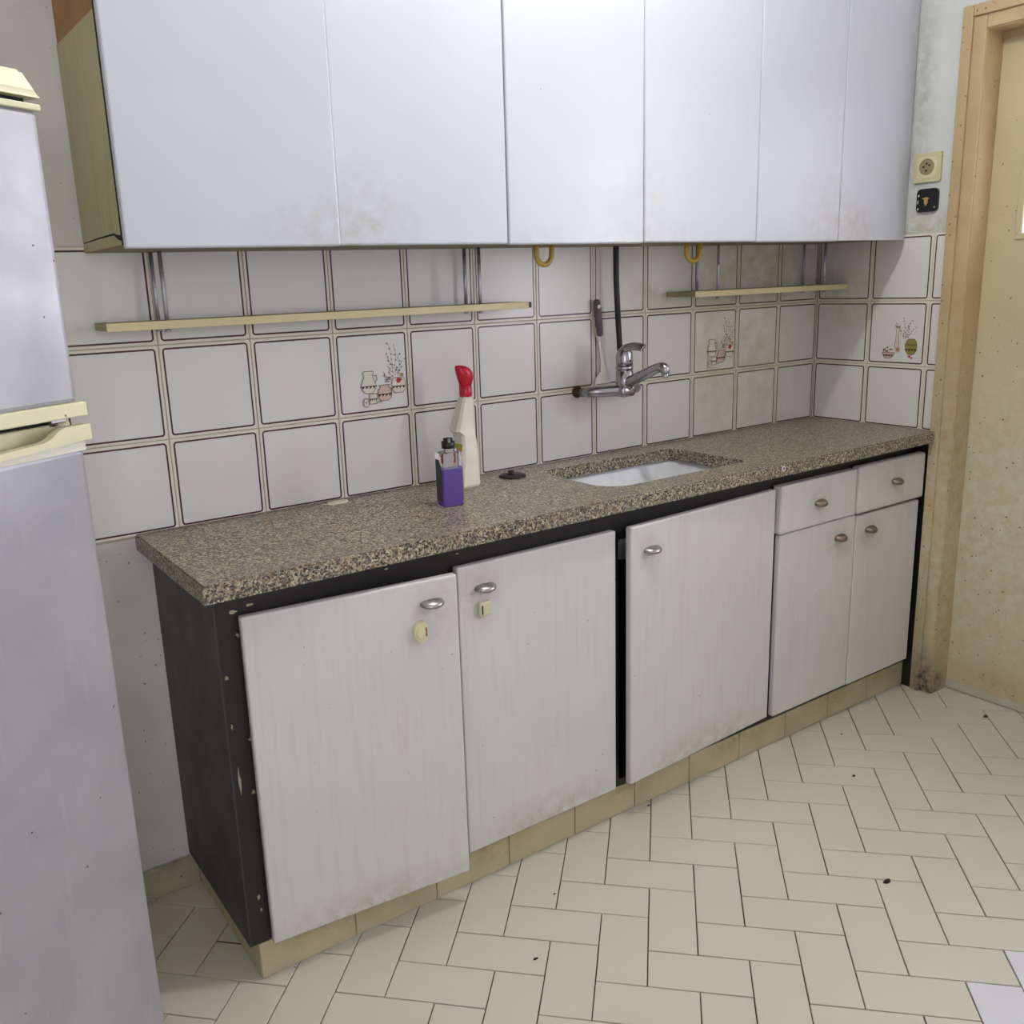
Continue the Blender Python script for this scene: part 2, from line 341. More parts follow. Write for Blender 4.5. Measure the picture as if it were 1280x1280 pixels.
# printed decoration on four tiles
PM = [plain('print_ink', srgb(96,88,84), .3), plain('print_cream', srgb(222,213,198), .3), plain('print_pink', srgb(208,178,166), .3), plain('print_black', srgb(40,28,30), .3),
      plain('print_red', srgb(168,30,34), .3), plain('print_olive', srgb(150,138,70), .3), plain('print_mauve', srgb(140,98,112), .3), plain('print_dark_green', srgb(66,72,66), .3)]
def motif(kind):
    bm = B(); Y = [-.0012]
    def P(u, v): return bm.verts.new((u-.5, Y[0], v-.5))
    def poly(pts, mi):
        f = bm.faces.new([P(*p) for p in pts]); f.material_index = mi; Y[0] -= .00015
    def line(pts, w, mi):
        for (a, b) in zip(pts, pts[1:]):
            a, b = Vector(a), Vector(b); d = b-a
            if d.length < 1e-6: continue
            n = Vector((-d.y, d.x)).normalized()*w/2; e = d.normalized()*w*.3
            f = bm.faces.new([P(*(a-e+n)), P(*(b+e+n)), P(*(b+e-n)), P(*(a-e-n))]); f.material_index = mi
        Y[0] -= .00015
    def dot(u, v, r, mi, n=7): poly([(u+r*math.cos(6.283*i/n), v+r*math.sin(6.283*i/n)) for i in range(n)], mi)
    def pot(cx, prof, mi, band=None):
        L = [(cx-r, v) for r, v in prof]; Rr = [(cx+r, v) for r, v in prof[::-1]]
        poly(L+Rr, mi); line(L+Rr+[L[0]], .007, 0)
        if band:
            v0, r0 = band; n = 4
            line([(cx-r0, v0), (cx+r0, v0)], .009, 3)
            for i in range(n):
                a = cx-r0+2*r0*i/n; poly([(a+.004, v0), (a+2*r0/n-.004, v0), (a+r0/n-.006, v0-.032)], 3)
    def spray(u0, v0, u1, v1, k, mi=7):
        p = [(u0+(u1-u0)*t/6+.012*math.sin(t*1.7+k), v0+(v1-v0)*t/6) for t in range(7)]; line(p, .0035, 0)
        rr = random.Random(k)
        for q in p[1:]:
            dot(q[0]+rr.uniform(-.018,.018), q[1], rr.uniform(.006,.012), mi if rr.random() < .8 else 0, 5)
    if kind == 1:
        for k, (a, b, c, d) in enumerate([(.80,.45,.72,.84),(.82,.45,.80,.82),(.84,.46,.86,.70),(.79,.45,.69,.72),(.83,.45,.91,.64),(.70,.40,.62,.50),(.74,.42,.70,.56)]): spray(a,b,c,d,k)
        pot(.42, [(.045,.26),(.085,.30),(.105,.345),(.085,.40),(.06,.45),(.06,.48),(.075,.51),(.05,.525)], 1, (.345,.1))
        line([(.485,.47),(.53,.47),(.535,.42),(.50,.38)], .008, 0)
        pot(.83, [(.05,.235),(.085,.27),(.095,.31),(.09,.38),(.07,.42)], 1, (.315,.094)); dot(.83,.385,.034,4,8); dot(.865,.395,.016,4,6); dot(.88,.45,.025,5,6)
        for k in range(9): dot(.66+.018*(k % 4), .385+.022*(k//3), .011, 6, 5)
        pot(.63, [(.05,.155),(.085,.19),(.098,.235),(.085,.29),(.055,.325),(.07,.345)], 2, (.235,.096))
        line([(.70,.28),(.735,.30),(.72,.25),(.70,.25)], .007, 0)
        pot(.47, [(.045,.13),(.055,.16),(.05,.25)], 1, (.19,.052)); pot(.37, [(.02,.10),(.035,.13),(.03,.18),(.012,.205)], 1); line([(.36,.15),(.375,.165),(.37,.14)], .008, 6)
        line([(.50,.14),(.58,.15)], .008, 0)
    else:
        for k, (a, b, c, d) in enumerate([(.62,.42,.50,.66),(.64,.44,.62,.74),(.66,.44,.74,.70),(.66,.42,.82,.60),(.64,.42,.70,.62)]): spray(a,b,c,d,20+k)
        pot(.52, [(.03,.28),(.04,.34),(.028,.40),(.02,.52),(.035,.60)], 1); line([(.47,.63),(.52,.585),(.56,.62)], .012, 0)
        pot(.76, [(.05,.18),(.09,.24),(.10,.31),(.085,.38),(.05,.42)], 5, (.26,.095)); line([(.66,.33),(.86,.33)], .009, 3); dot(.74,.15,.02,4,6); dot(.78,.13,.018,4,6)
        pot(.38, [(.05,.11),(.09,.16),(.11,.20)], 2, (.16,.09))
        for k in range(12): dot(.30+.022*(k % 8), .22+.028*(k//5), .014, (6,2,7)[k % 3], 6)
        dot(.54,.25,.05,2,8); dot(.54,.25,.025,5,7)
    for v in bm.verts: v.co *= S
    return tomesh('printed_motif', bm, PM)
MO = {1: motif(1), 2: motif(2)}
for key, k in ((('b',-9,1),1), (('b',-3,1),1), (('r',1,1),2)):
    o = bpy.data.objects.new('printed_motif', MO[k]); COL.objects.link(o); o.parent = tiles[key]
    o['label'] = 'printed pots and jugs with flowers'
# ------------------------------------------------------------------ floor tiles: herringbone at 45 degrees
w = .50966; OX, OY = -6.40556, -2.62714; q2 = 2**.5
def uv2xy(u, v): return OX+(u+v)*w/q2, OY+(v-u)*w/q2
def fl_mesh(name, mm):
    bm = B(); g = .006; box(bm, -w+g, w-g, -w/2+g, w/2-g, -.04, 0)
    es = [e for e in bm.edges if all(abs(v.co.z) < 1e-5 for v in e.verts)]
    bmesh.ops.bevel(bm, geom=es, offset=.005, segments=1, affect='EDGES')
    for v in bm.verts: v.co *= S
    return tomesh(name, bm, mm)
FT = fl_mesh('floor_tile', m_floor); FTW = fl_mesh('floor_tile_white', m_floorw)
XL, XR, YF, YB = -17.2, .55, -13.6, .02
far_bm = B()
inv = camo.matrix_world.inverted()
def inview(x, y):
    p = inv @ V(x, y, -ZF)
    if p.z > -.3: return False
    fx = 1147.29*p.x/-p.z + 608.7; fy = -1147.29*p.y/-p.z + 633.3
    return -90 < fx < 1370 and -60 < fy < 1400
nt = 0
for kk in range(-60, 61):
    for mm_ in range(-16, 17):
        for orient in (0, 1):
            if orient == 0: u, v = kk+4*mm_+1, kk-.5          # long along u
            else: u, v = kk+1.5+4*mm_, kk-2                    # long along v
            x, y = uv2xy(u, v)
            if x < XL-.6 or x > XR+.6 or y < YF-.6 or y > YB+.6: continue
            crosses = x < XL+.5 or x > XR-.5 or y < YF+.5 or y > YB-.5 or (x > -.6 and y > DY0-.5) or (x > -.6 and y < DY1+.5)
            hidden = -11.0 < x and y > -1.4
            rz = math.radians(-45 if orient == 0 else 45)
            white = orient == 1 and (round(u-.5), round(v-1)) in ((7,-5),(6,-6))
            M_ = Matrix.Translation((x, y, -ZF)) @ Matrix.Rotation(rz, 4, 'Z')
            if not inview(x, y) or hidden:
                if x < XL+.3 or x > XR-.3 or y < YF+.3 or y > YB-.3: continue
                vs = [far_bm.verts.new(M_ @ Vector(c)) for c in ((-w+.008,-w/2+.008,-.0),(w-.008,-w/2+.008,-.0),(w-.008,w/2-.008,-.0),(-w+.008,w/2-.008,-.0))]
                far_bm.faces.new(vs); continue
            me = FTW if white else FT
            if crosses:
                bm = B(); bm.from_mesh(me)
                for vv in bm.verts: vv.co /= S
                bm.transform(Matrix.Translation((x, y, 0)) @ Matrix.Rotation(rz, 4, 'Z'))
                planes = [((0,YB,0),(0,1,0))]
                planes.append(((.47,0,0),(1,0,0)))
                for co, no in planes:
                    bmesh.ops.bisect_plane(bm, geom=bm.verts[:]+bm.edges[:]+bm.faces[:], plane_co=co, plane_no=no, clear_outer=True)
                if len(bm.faces) == 0: bm.free(); continue
                bmesh.ops.holes_fill(bm, edges=[e for e in bm.edges if e.is_boundary])
                for vv in bm.verts: vv.co = (vv.co - Vector((x, y, 0)))*S
                me2 = tomesh('floor_tile_cut', bm, m_floorw if white else m_floor)
                o = bpy.data.objects.new('floor_tile', me2); COL.objects.link(o); o.parent = floor
                o.location = V(x, y, -ZF) - LOC[floor.name]
            else:
                o = bpy.data.objects.new('floor_tile', me); COL.objects.link(o); o.parent = floor
                rr = random.Random(kk*100+mm_*7+orient)
                o.location = V(x, y, -ZF+rr.uniform(-.0015,.0015)) - LOC[floor.name]
                o.rotation_euler = (rr.uniform(-.0015,.0015), rr.uniform(-.0015,.0015), rz+rr.uniform(-.004,.004))
            nt += 1
print('floor tiles in view', nt)
obj('floor_tile_field', far_bm, m_floor, floor, kind='stuff')
# ------------------------------------------------------------------ skirting tiles along the back wall, left of the cabinet
sk = bx('baseboard_back', -17.2, -11.26, -.02, .02, -ZF, -3.93, m_grout, label='dirty cream tile skirting below the plaster', **ST)
for i in range(6): bx('skirting_tile', -11.256-i*.98, -12.23-i*.98, -.06, -.02, -ZF+.004, -3.92, m_skirt, sk, bev=.008, seg=1)
# ------------------------------------------------------------------ door, frame
door = bpy.data.objects.new('door_1', None); COL.objects.link(door); door.location = V(.3, -4.5, -ZF); LOC['door_1'] = V(.3, -4.5, -ZF)
door['kind'] = 'structure'; door['label'] = 'worn cream painted door with a bright glass pane'
def casing(y0, y1, x0, x1, name, z1):
    # left leg, right leg, head as one profile band (y measured outward from the opening)
    bm = B()
    a0, a1 = DY0+y0, DY0+y1
    b0, b1 = DY1-y0, DY1-y1
    box(bm, x0, x1, a0, a1, -ZF, DZ+y1, .012, 2); box(bm, x0, x1, b0, b1, -ZF, DZ+y1, .012, 2); box(bm, x0, x1, a0-.004, b0+.004, DZ+y0, DZ+y1-.001, .012, 2)
    return obj(name, bm, m_frame, door)
casing(0, .185, -.03, .05, 'casing', 0)
casing(.18, .33, -.075, .04, 'casing_band', 0)
bm = B(); box(bm, .0, .8, DY0, DY0-.012, -ZF, DZ); box(bm, .0, .8, DY1, DY1+.012, -ZF, DZ); box(bm, .0, .8, DY0, DY1, DZ-.012, DZ); obj('jamb', bm, m_frame, door)
gy0, gy1, gz0, gz1 = -3.03, -6.1, 2.9, 5.1
bm = B(); X0, X1 = .42, .58
box(bm, X0, X1, DY0-.015, gy0, -ZF+.03, DZ-.1); box(bm, X0, X1, gy1, DY1+.02, -ZF+.03, DZ-.1); box(bm, X0, X1, gy0, gy1, -ZF+.03, gz0); box(bm, X0, X1, gy0, gy1, gz1, DZ-.1)
leaf = obj('door_leaf', bm, m_door, door)
bx('top_rebate', .40, .60, DY0-.015, DY1+.02, DZ-.1, DZ-.012, m_frame, door)
bx('kick_strip', .40, .42, DY0-.02, DY1+.02, -ZF+.03, -ZF+.15, mat('kick_paint', srgb(190,186,168), .6, var=.2, speck=(srgb(70,50,34),18,.2,.45)), leaf)
bx('glass_pane', .49, .51, gy0, gy1, gz0, gz1, thin_pane('frosted_glass', True), leaf)
bm = B()
for (a, b, c, d) in ((gy0+.06, gy0-.03, gz0-.06, gz1+.06), (gy1+.03, gy1-.06, gz0-.06, gz1+.06)): box(bm, .40, .44, a, b, c, d, .008, 1)
for (c, d) in ((gz0-.06, gz0+.03), (gz1-.03, gz1+.06)): box(bm, .402, .438, gy0+.05, gy1-.05, c, d, .008, 1)
obj('glazing_bead', bm, m_door, leaf)
# ------------------------------------------------------------------ plinth
bm = B(); box(bm, -11.235, -.0, -2.015, -.08, -ZF, -3.875)
pl = obj('cabinet_plinth', bm, m_grout, label='low tiled plinth under the base cabinets', category='plinth')
xs = [-11.25]+[-10.19+1.02*i for i in range(10)]+[-.002]
PT = None
for a, b in zip(xs, xs[1:]): bx('plinth_tile', a+.006, b-.006, -2.035, -2.012, -ZF+.003, -3.88, m_plinth, pl, bev=.005, seg=1)
for a, b in ((-2.03,-1.02),(-1.02,-.085)): bx('plinth_tile', -11.25, -11.23, a+.006, b-.006, -ZF+.003, -3.88, m_plinth, pl, bev=.005, seg=1)
# ------------------------------------------------------------------ base cabinets
def half_moon(parent, cx, cz, y, mw=None, mm=None, sx=.135, sy=.115, sz=.04):
    bm = B(); seg, rings = 20, 6
    rows = []
    for j in range(rings+1):
        ph = math.pi/2*j/rings - 0
        rows.append(None)
    # half ellipsoid pull: flat side on the door, belly towards the room
    top = []
    grid = []
    for i in range(seg+1):
        a = math.pi*i/seg
        col = []
        for j in range(9):
            b = -math.pi/2+math.pi*j/8
            col.append(bm.verts.new((cx - sx*math.cos(a)*math.cos(b)**.6 if abs(math.cos(b)) > 1e-6 else cx, y - sy*math.sin(a)*max(math.cos(b),0)**.6 - .004, cz+sz*math.sin(b)-.02*math.sin(a)*max(math.cos(b),0))))
        grid.append(col)
    for i in range(seg):
        for j in range(8):
            f = bm.faces.new((grid[i][j], grid[i+1][j], grid[i+1][j+1], grid[i][j+1])); f.smooth = True
    bmesh.ops.remove_doubles(bm, verts=bm.verts[:], dist=1e-5)
    bmesh.ops.holes_fill(bm, edges=[e for e in bm.edges if e.is_boundary])
    return obj('handle', bm, mm or m_steel, parent, mw)
def hinge_mat(xh, yh, ang): return Matrix.Translation((xh, yh, 0)) @ Matrix.Rotation(ang, 4, 'Z') @ Matrix.Translation((-xh, -yh, 0))
TD = .1
def cab_door(parent, x0, x1, z0, z1, y, mw=None, mm=None, name='door', bev=.022, t=TD):
    bm = B(); box(bm, x0, x1, y, y+t, z0, z1, bev, 3)
    return obj(name, bm, mm or m_lower, parent, mw)
def carcass(parent, x0, x1, panels, left_side, right_side, shelfz=()):
    bm = B(); yf = -2.03; z0, z1 = -3.872, -.142
    box(bm, x0, x0+left_side, yf, -.02, z0, z1); box(bm, x1-right_side, x1, yf, -.02, z0, z1)
    box(bm, x0+left_side, x1-right_side, yf, -.02, z0, z0+.09); box(bm, x0+left_side, x1-right_side, -.08, -.02, z0+.09, z1)
    box(bm, x0+left_side, x1-right_side, yf, yf+.1, z1-.42, z1)
    for z in shelfz: box(bm, x0+left_side, x1-right_side, yf+.1, -.08, z, z+.08)
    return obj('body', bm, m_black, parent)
def chip(parent, x, z, w_, h_, seed):
    rr = random.Random(seed); bm = B(); n = 9
    pts = [(x+w_*math.cos(6.283*k/n)*rr.uniform(.4,1.15), z+h_*math.sin(6.283*k/n)*rr.uniform(.4,1.15)) for k in range(n)]
    prism(bm, pts, lambda a, b: (a, -2.0335, b), lambda a, b: (a, -2.029, b)); obj('paint_chip', bm, m_chip, parent)
CHIPS = [(-11.28,-.97,.018,.03),(-11.28,-1.47,.014,.035),(-11.265,-2.03,.014,.15),(-11.14,-2.2,.022,.03),(-11.135,-.58,.018,.022),(-11.12,-1.65,.016,.024),(-11.16,-.35,.05,.022),(-11.0,-.315,.06,.016),(-11.2,-3.35,.022,.04),(-11.19,-3.5,.016,.03),(-9.55,-.27,.03,.012),(-8.7,-.28,.02,.01)]
G = 'black base cabinets under the granite worktop'
c1 = thing('base_cabinet', (-8.9, -1.05, -3.875), 'wide black base cabinet with two white doors, beside the refrigerator', 'cabinet', group=G)
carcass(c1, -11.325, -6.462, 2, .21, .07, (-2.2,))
bx('side_panel', -11.34, -11.326, -2.03, -.02, -3.872, -.142, mat('black_paint_lit_side', srgb(58,56,56), .5, var=.15, speck=(srgb(140,134,124),40,.1,.45)), c1)  # lighter copy of the body's black: light on this side put into the colour
m_chip = plain('bare_chip', srgb(168,158,132), .8)
for k, (x, z, w_, h_) in enumerate(CHIPS): chip(c1, x, z, w_, h_, k)
ang1 = -math.atan2(.20, 2.2)
mw1 = hinge_mat(-11.12, -2.04, ang1)
d = cab_door(c1, -11.12, -8.885, -3.87, -.385, -2.14, mw1); d['label'] = 'white cabinet door standing slightly ajar with a round cream child lock'
half_moon(d, -9.19, -.63, -2.14, mw1)
def lock(parent, cx, cz, y, mw, rounded):
    bm = B()
    if rounded:
        pts = [(cx+.10*math.cos(a)*(1 if math.cos(a) < 0 else .62), cz+.115*math.sin(a)) for a in [2*math.pi*i/22 for i in range(22)]]
        prism(bm, pts, lambda a, b: (a, y-.05, b), lambda a, b: (a, y, b))
    else: box(bm, cx-.075, cx+.075, y-.05, y, cz-.085, cz+.085, .02, 2)
    o = obj('child_lock', bm, m_cream, parent, mw)
    if rounded:
        bx('lock_slot', cx+.025, cx+.043, y-.056, y-.05, cz-.045, cz+.045, plain('lock_slot_brown', srgb(150,104,70), .6), parent, mw=mw)
        bm = B(); pts = [(cx-.012+.06*math.cos(a)*(1 if math.cos(a) < 0 else .55), cz+.065*math.sin(a)) for a in [2*math.pi*i/18 for i in range(18)]]
        prism(bm, pts, lambda a, b: (a, y-.065, b), lambda a, b: (a, y-.05, b)); obj('lock_button', bm, m_cream, parent, mw)
    else: bx('lock_slot', cx-.05, cx-.036, y-.055, y-.049, cz-.055, cz+.045, m_blackcap, parent, mw=mw)
lock(d, -9.32, -.91, -2.14, mw1, True)
d = cab_door(c1, -8.795, -6.555, -3.80, -.39, -2.17); d['label'] = 'white cabinet door with a square yellowed child lock'
half_moon(d, -8.455, -.665, -2.17); lock(d, -8.48, -.90, -2.17, None, False)
c2 = thing('base_cabinet', (-5.0, -1.05, -3.875), 'black base cabinet with a single wide white door ajar below the sink', 'cabinet', group=G)
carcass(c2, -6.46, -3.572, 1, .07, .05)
mw3 = hinge_mat(-3.56, -2.04, math.atan2(.15, 2.9))
d = cab_door(c2, -6.42, -3.60, -3.745, -.36, -2.13, mw3); half_moon(d, -6.07, -.69, -2.13, mw3)
c3 = thing('base_cabinet', (-1.8, -1.05, -3.875), 'black base cabinet with two white drawers above two narrow doors', 'cabinet', group=G)
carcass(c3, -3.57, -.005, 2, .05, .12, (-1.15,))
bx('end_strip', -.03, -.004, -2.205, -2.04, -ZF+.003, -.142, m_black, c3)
d = cab_door(c3, -3.555, -1.85, -1.005, -.32, -2.19, name='drawer', t=.15); half_moon(d, -2.71, -.675, -2.19, None, m_bronze, .12, .11, .045)
d = cab_door(c3, -1.81, -.085, -1.02, -.295, -2.20, name='drawer', bev=.045, t=.15); half_moon(d, -.87, -.64, -2.20, None, m_bronze, .12, .11, .045)
d = cab_door(c3, -3.52, -1.795, -3.75, -1.02, -2.17); half_moon(d, -2.17, -1.295, -2.17, None, m_bronze, .12, .11, .05)
d = cab_door(c3, -1.77, -.145, -3.76, -1.055, -2.17); half_moon(d, -1.43, -1.30, -2.17, None, m_bronze, .12, .11, .05)
# ------------------------------------------------------------------ granite worktop with the sink cut-out
def rrect(x0, x1, y0, y1, radii, n=6):
    """counter-clockwise from (x1,y0); radii for corners (x1,y0),(x1,y1),(x0,y1),(x0,y0); y1 > y0"""
    out = []
    for (cx, cy, sx, sy, a0, r) in ((x1, y0, -1, 1, -90, radii[0]), (x1, y1, -1, -1, 0, radii[1]), (x0, y1, 1, -1, 90, radii[2]), (x0, y0, 1, 1, 180, radii[3])):
        for i in range(n+1):
            a = math.radians(a0+90*i/n); out.append((cx+sx*r+r*math.cos(a), cy+sy*r+r*math.sin(a)))
    return out
CX0, CX1, CY0, CY1 = -11.48, 0., -2.30, -.0
hole = rrect(-6.36, -3.86, -1.85, -.42, (.12, .12, .12, .38))
def slab(bm, z0, z1, bev):
    outer = [(CX0,CY0),(CX1,CY0),(CX1,CY1),(CX0,CY1)]
    zs = {}
    def lay(z):
        o = [bm.verts.new((x, y, z)) for x, y in outer]; h = [bm.verts.new((x, y, z)) for x, y in hole]
        eo = [bm.edges.new((o[i], o[(i+1) % 4])) for i in range(4)]; eh = [bm.edges.new((h[i], h[(i+1) % len(h)])) for i in range(len(h))]
        bmesh.ops.triangle_fill(bm, edges=eo+eh, use_beauty=True)
        return o, h
    o1, h1 = lay(z1); o0, h0 = lay(z0)
    for a, b in ((o1, o0), (h1, h0)):
        for i in range(len(a)): bm.faces.new((a[i], a[(i+1) % len(a)], b[(i+1) % len(b)], b[i]))
bm = B(); slab(bm, -.14, .03, 0)
bmesh.ops.recalc_face_normals(bm, faces=bm.faces[:])
es = [e for e in bm.edges if len(e.link_faces) == 2 and all(abs(v.co.z-.03) < 1e-5 for v in e.verts) and abs(e.link_faces[0].normal.dot(e.link_faces[1].normal)) < .5 and all(v.co.y < -2.2 or v.co.x < -11.4 for v in e.verts)]
bmesh.ops.bevel(bm, geom=es, offset=.02, segments=2, affect='EDGES')
top = obj('granite_worktop', bm, m_granite, label='speckled grey and tan granite worktop over the base cabinets', category='worktop')
bm = B(); lathe(bm, [(.036,0),(.036,.006)], (-3.68,-2.30,-.035), 18, axis=(0,-1,0)); st = obj('sticker', bm, plain('sticker_white', srgb(222,218,226), .5), top, label='tiny white round sticker')
bm = B(); lathe(bm, [(.02,0),(.02,.002)], (-3.68,-2.306,-.035), 14, axis=(0,-1,0)); obj('sticker_mark', bm, plain('sticker_violet', srgb(112,98,128), .5), st)
# sink
bm = B(); 
so = rrect(-6.386, -3.76, -1.915, -.34, (.2,.2,.2,.45)); si = rrect(-6.366, -3.82, -1.88, -.39, (.16,.16,.16,.4)); sb = rrect(-6.2, -4.02, -1.7, -.55, (.25,.25,.25,.4))
def loop(pts, z): return [bm.verts.new((x, y, z)) for x, y in pts]
l0 = loop(so, -.145); l1 = loop(si, -.145); l2 = loop(sb, -.86); l3 = loop([(x*.6-5.11*.4, y*.6-1.12*.4) for x, y in sb], -.92); lo = loop(so, -.2); lb = loop([(x, y) for x, y in sb], -.98)
for a, b in ((l0,l1),(l1,l2),(l2,l3),(l0,lo),(lo,lb)): bridge(bm, a, b)
cap(bm, l3); cap(bm, lb)
sink = obj('sink_basin', bm, m_ceramic, smooth=False, label='white ceramic sink basin set under the granite worktop', category='sink')
bm = B(); lathe(bm, [(.16,0),(.16,.015),(.12,.02)], (-5.11,-1.12,-.921), 20); obj('drain', bm, m_steel, sink)
# ------------------------------------------------------------------ wall cabinets
ZU, ZT, DU = 2.905, 7.6, -1.60
ux = [-11.6, -9.605, -7.585, -5.575, -3.535, -1.77, -.012]
GU = 'white wall cabinets above the tiles'
LU = ['white two-door wall cabinet with an olive side panel, next to the refrigerator', 'white two-door wall cabinet in the middle, above the tap', 'narrower white two-door wall cabinet in the corner above the short shelf']
for i in range(3):
    x0, x1 = ux[2*i], ux[2*i+2]
    t = thing('wall_cabinet', ((x0+x1)/2, -.8, ZU), LU[i], 'cabinet', group=GU)
    bm = B(); yb = .0; yf = DU+.115
    a = x0+(.04 if i == 0 else .002); b = x1-.002
    box(bm, a, a+.08, yf, yb-.006, ZU+.03, ZT); box(bm, b-.08, b, yf, yb-.006, ZU+.03, ZT); box(bm, a+.08, b-.08, yf, yb-.006, ZU+.03, ZU+.11); box(bm, a+.08, b-.08, yf, yb-.006, ZT-.08, ZT); box(bm, a+.08, b-.08, -.06, yb-.006, ZU+.11, ZT-.08)
    obj('body', bm, mat('cabinet_underside', srgb(150,138,112), .7, var=.2), t)
    for k in (0, 1):
        xa, xb = ux[2*i+k]+.006, ux[2*i+k+1]-.006
        mw = None
        if (i, k) == (0, 0): mw = hinge_mat(xa, DU+.1, -.03)
        if (i, k) == (1, 0): mw = hinge_mat(xb, DU+.1, .004)
        if (i, k) == (2, 1):
            # last door has a softly rounded edge against the wall
            bm = B(); n = 10; prof = [(xa, DU+.1), (xa, DU+.01), (xa+.01, DU)]
            for j in range(n+1):
                s_ = j/n; prof.append((xb-.42+.42*s_, DU+.075*s_**2.2))
            prof.append((xb, DU+.1))
            prism(bm, prof, lambda p, q: (p, q, ZU+.012), lambda p, q: (p, q, ZT))
            for f in bm.faces: f.smooth = False
            obj('door', bm, m_upper, t)
        else:
            cab_door(t, xa, xb, ZU+(0 if k == 0 else .008), ZT, DU, mw, m_upper, bev=.02)
    if i == 0:
        bx('edge_gap', x0+.001, x0+.04, -1.499, -1.4865, ZU+.035, ZT, m_dark, t)
        sp = bx('side_panel', x0+.005, x0+.04, -1.485, -.004, ZU+.03, ZT, m_wood, t)
        bm = B(); prism(bm, [(-.005,4.82),(-.005,3.03),(-.7,3.045),(-1.25,3.05),(-1.4,3.03),(-1.486,3.02),(-1.486,4.78)], lambda p, q: (x0-.004, p, q), lambda p, q: (x0+.005, p, q))
        obj('laminate_sheet', bm, m_lam, sp)
        bm = B(); prism(bm, [(-.005,ZU+.035),(-.005,3.02),(-.7,3.03),(-1.25,3.03),(-1.4,2.985),(-1.486,2.975),(-1.486,ZU+.035)], lambda p, q: (x0-.003, p, q), lambda p, q: (x0+.005, p, q)); obj('laminate_strip', bm, m_lam, sp)
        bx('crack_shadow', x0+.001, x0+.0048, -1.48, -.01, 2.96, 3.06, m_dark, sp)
# ------------------------------------------------------------------ hanging shelves
def shelf(x0, x1, d, z0, z1, rods, label):
    t = thing('hanging_shelf', ((x0+x1)/2, -d/2, z0), label, 'shelf', group='narrow shelves hung under the wall cabinets')
    bx('board', x0, x1, -d+.012, -.015, z0+.006, z1, m_shelf, t)
    bx('edge_strip', x0+.002, x1-.02, -d-.012, -d+.012, z0, z1+.002, m_creamedge, t, bev=.004, seg=1)
    for x in rods:
        for y in (-.1, -d+.08):
            bm = B(); tube(bm, [(x, y, z0-.03), (x, y, (z0+ZU)/2), (x, y, ZU+.028)], .021, 10); r = obj('rod', bm, m_rod, t)
            bm = B(); lathe(bm, [(.032,0),(.032,.022),(.018,.03)], (x, y, z0-.035), 6); obj('nut', bm, m_rod, r)
    return t
s1 = shelf(-11.6, -6.49, .5, 2.178, 2.258, (-10.995, -7.19), 'long cream-edged shelf hung on chrome rods above the soap bottles')
bx('end_cap', -6.489, -6.46, -.5, -.42, 2.185, 2.255, m_blackcap, s1)
shelf(-3.59, -.012, .58, 2.198, 2.28, (-3.03, -.53), 'short cream-edged shelf hung on chrome rods in the corner')
# ------------------------------------------------------------------ yellow loops, hose, hung utensil
for (xa, xb, lab) in ((-6.60, -6.36, 'yellow plastic loop hanging below the wall cabinet, above bare tiles'), (-4.01, -3.74, 'yellow plastic loop hanging below the wall cabinet, at the short shelf')):
    bm = B(); c = (xa+xb)/2; r = (xb-xa)/2
    pts = [(xa, -.8, ZU+.029), (xa, -.8, 2.86)]+[(c-r*math.cos(a), -.8, 2.83-.13*math.sin(a)) for a in [math.pi*i/12 for i in range(1, 12)]]+[(xb, -.8, 2.86), (xb, -.8, ZU+.029)]
    tube(bm, pts, .034, 10)
    obj('hose_loop', bm, m_yellow, smooth=True, label=lab, category='loop', group='yellow loops under the wall cabinets')
bm = B(); tube(bm, smoothpts([(-4.752,-.2,ZU+.029),(-4.75,-.2,2.5),(-4.72,-.2,2.0),(-4.69,-.2,1.6),(-4.67,-.2,1.35),(-4.66,-.2,1.2),(-4.66,-.2,1.11)]), .040, 12)
obj('water_hose', bm, m_rubber, smooth=True, label='black rubber hose running down the tiles behind the tap', category='hose')
t = thing('kitchen_spatula', (-4.93, -.06, 1.05), 'white spatula with a grey handle hanging on the tiles left of the hose', 'spatula')
bm = B(); tube(bm, [(-5.0,-.07,2.235),(-5.0,-.07,2.21),(-4.985,-.075,2.1),(-4.965,-.075,1.9),(-4.945,-.07,1.74),(-4.94,-.07,1.72)], [(.02,.02),(.04,.045),(.04,.055),(.038,.052),(.036,.045),(.02,.03)], 14); hd = obj('handle', bm, m_greyplastic, t, smooth=True)
bm = B(); lathe(bm, [(.028,0),(.028,.006),(.016,.008)], (-4.995,-.113,2.13), 16, axis=(0,-1,0)); obj('hanging_eye', bm, m_white, hd)
bm = B(); tube(bm, [(-4.965,-.06,1.85),(-4.945,-.05,1.7),(-4.935,-.045,1.66)], [(.03,.045),(.03,.042),(.03,.03)], 12); obj('ferrule', bm, m_white, t, smooth=True)
bm = B(); prism(bm, [(-4.955,1.68),(-4.92,1.68),(-4.87,1.4),(-4.83,1.28),(-4.74,1.2),(-4.72,1.05),(-5.02,1.05),(-5.0,1.13),(-4.91,1.22),(-4.905,1.35)], lambda a, b: (a, -.05, b), lambda a, b: (a, -.025, b)); obj('blade', bm, m_white, t)
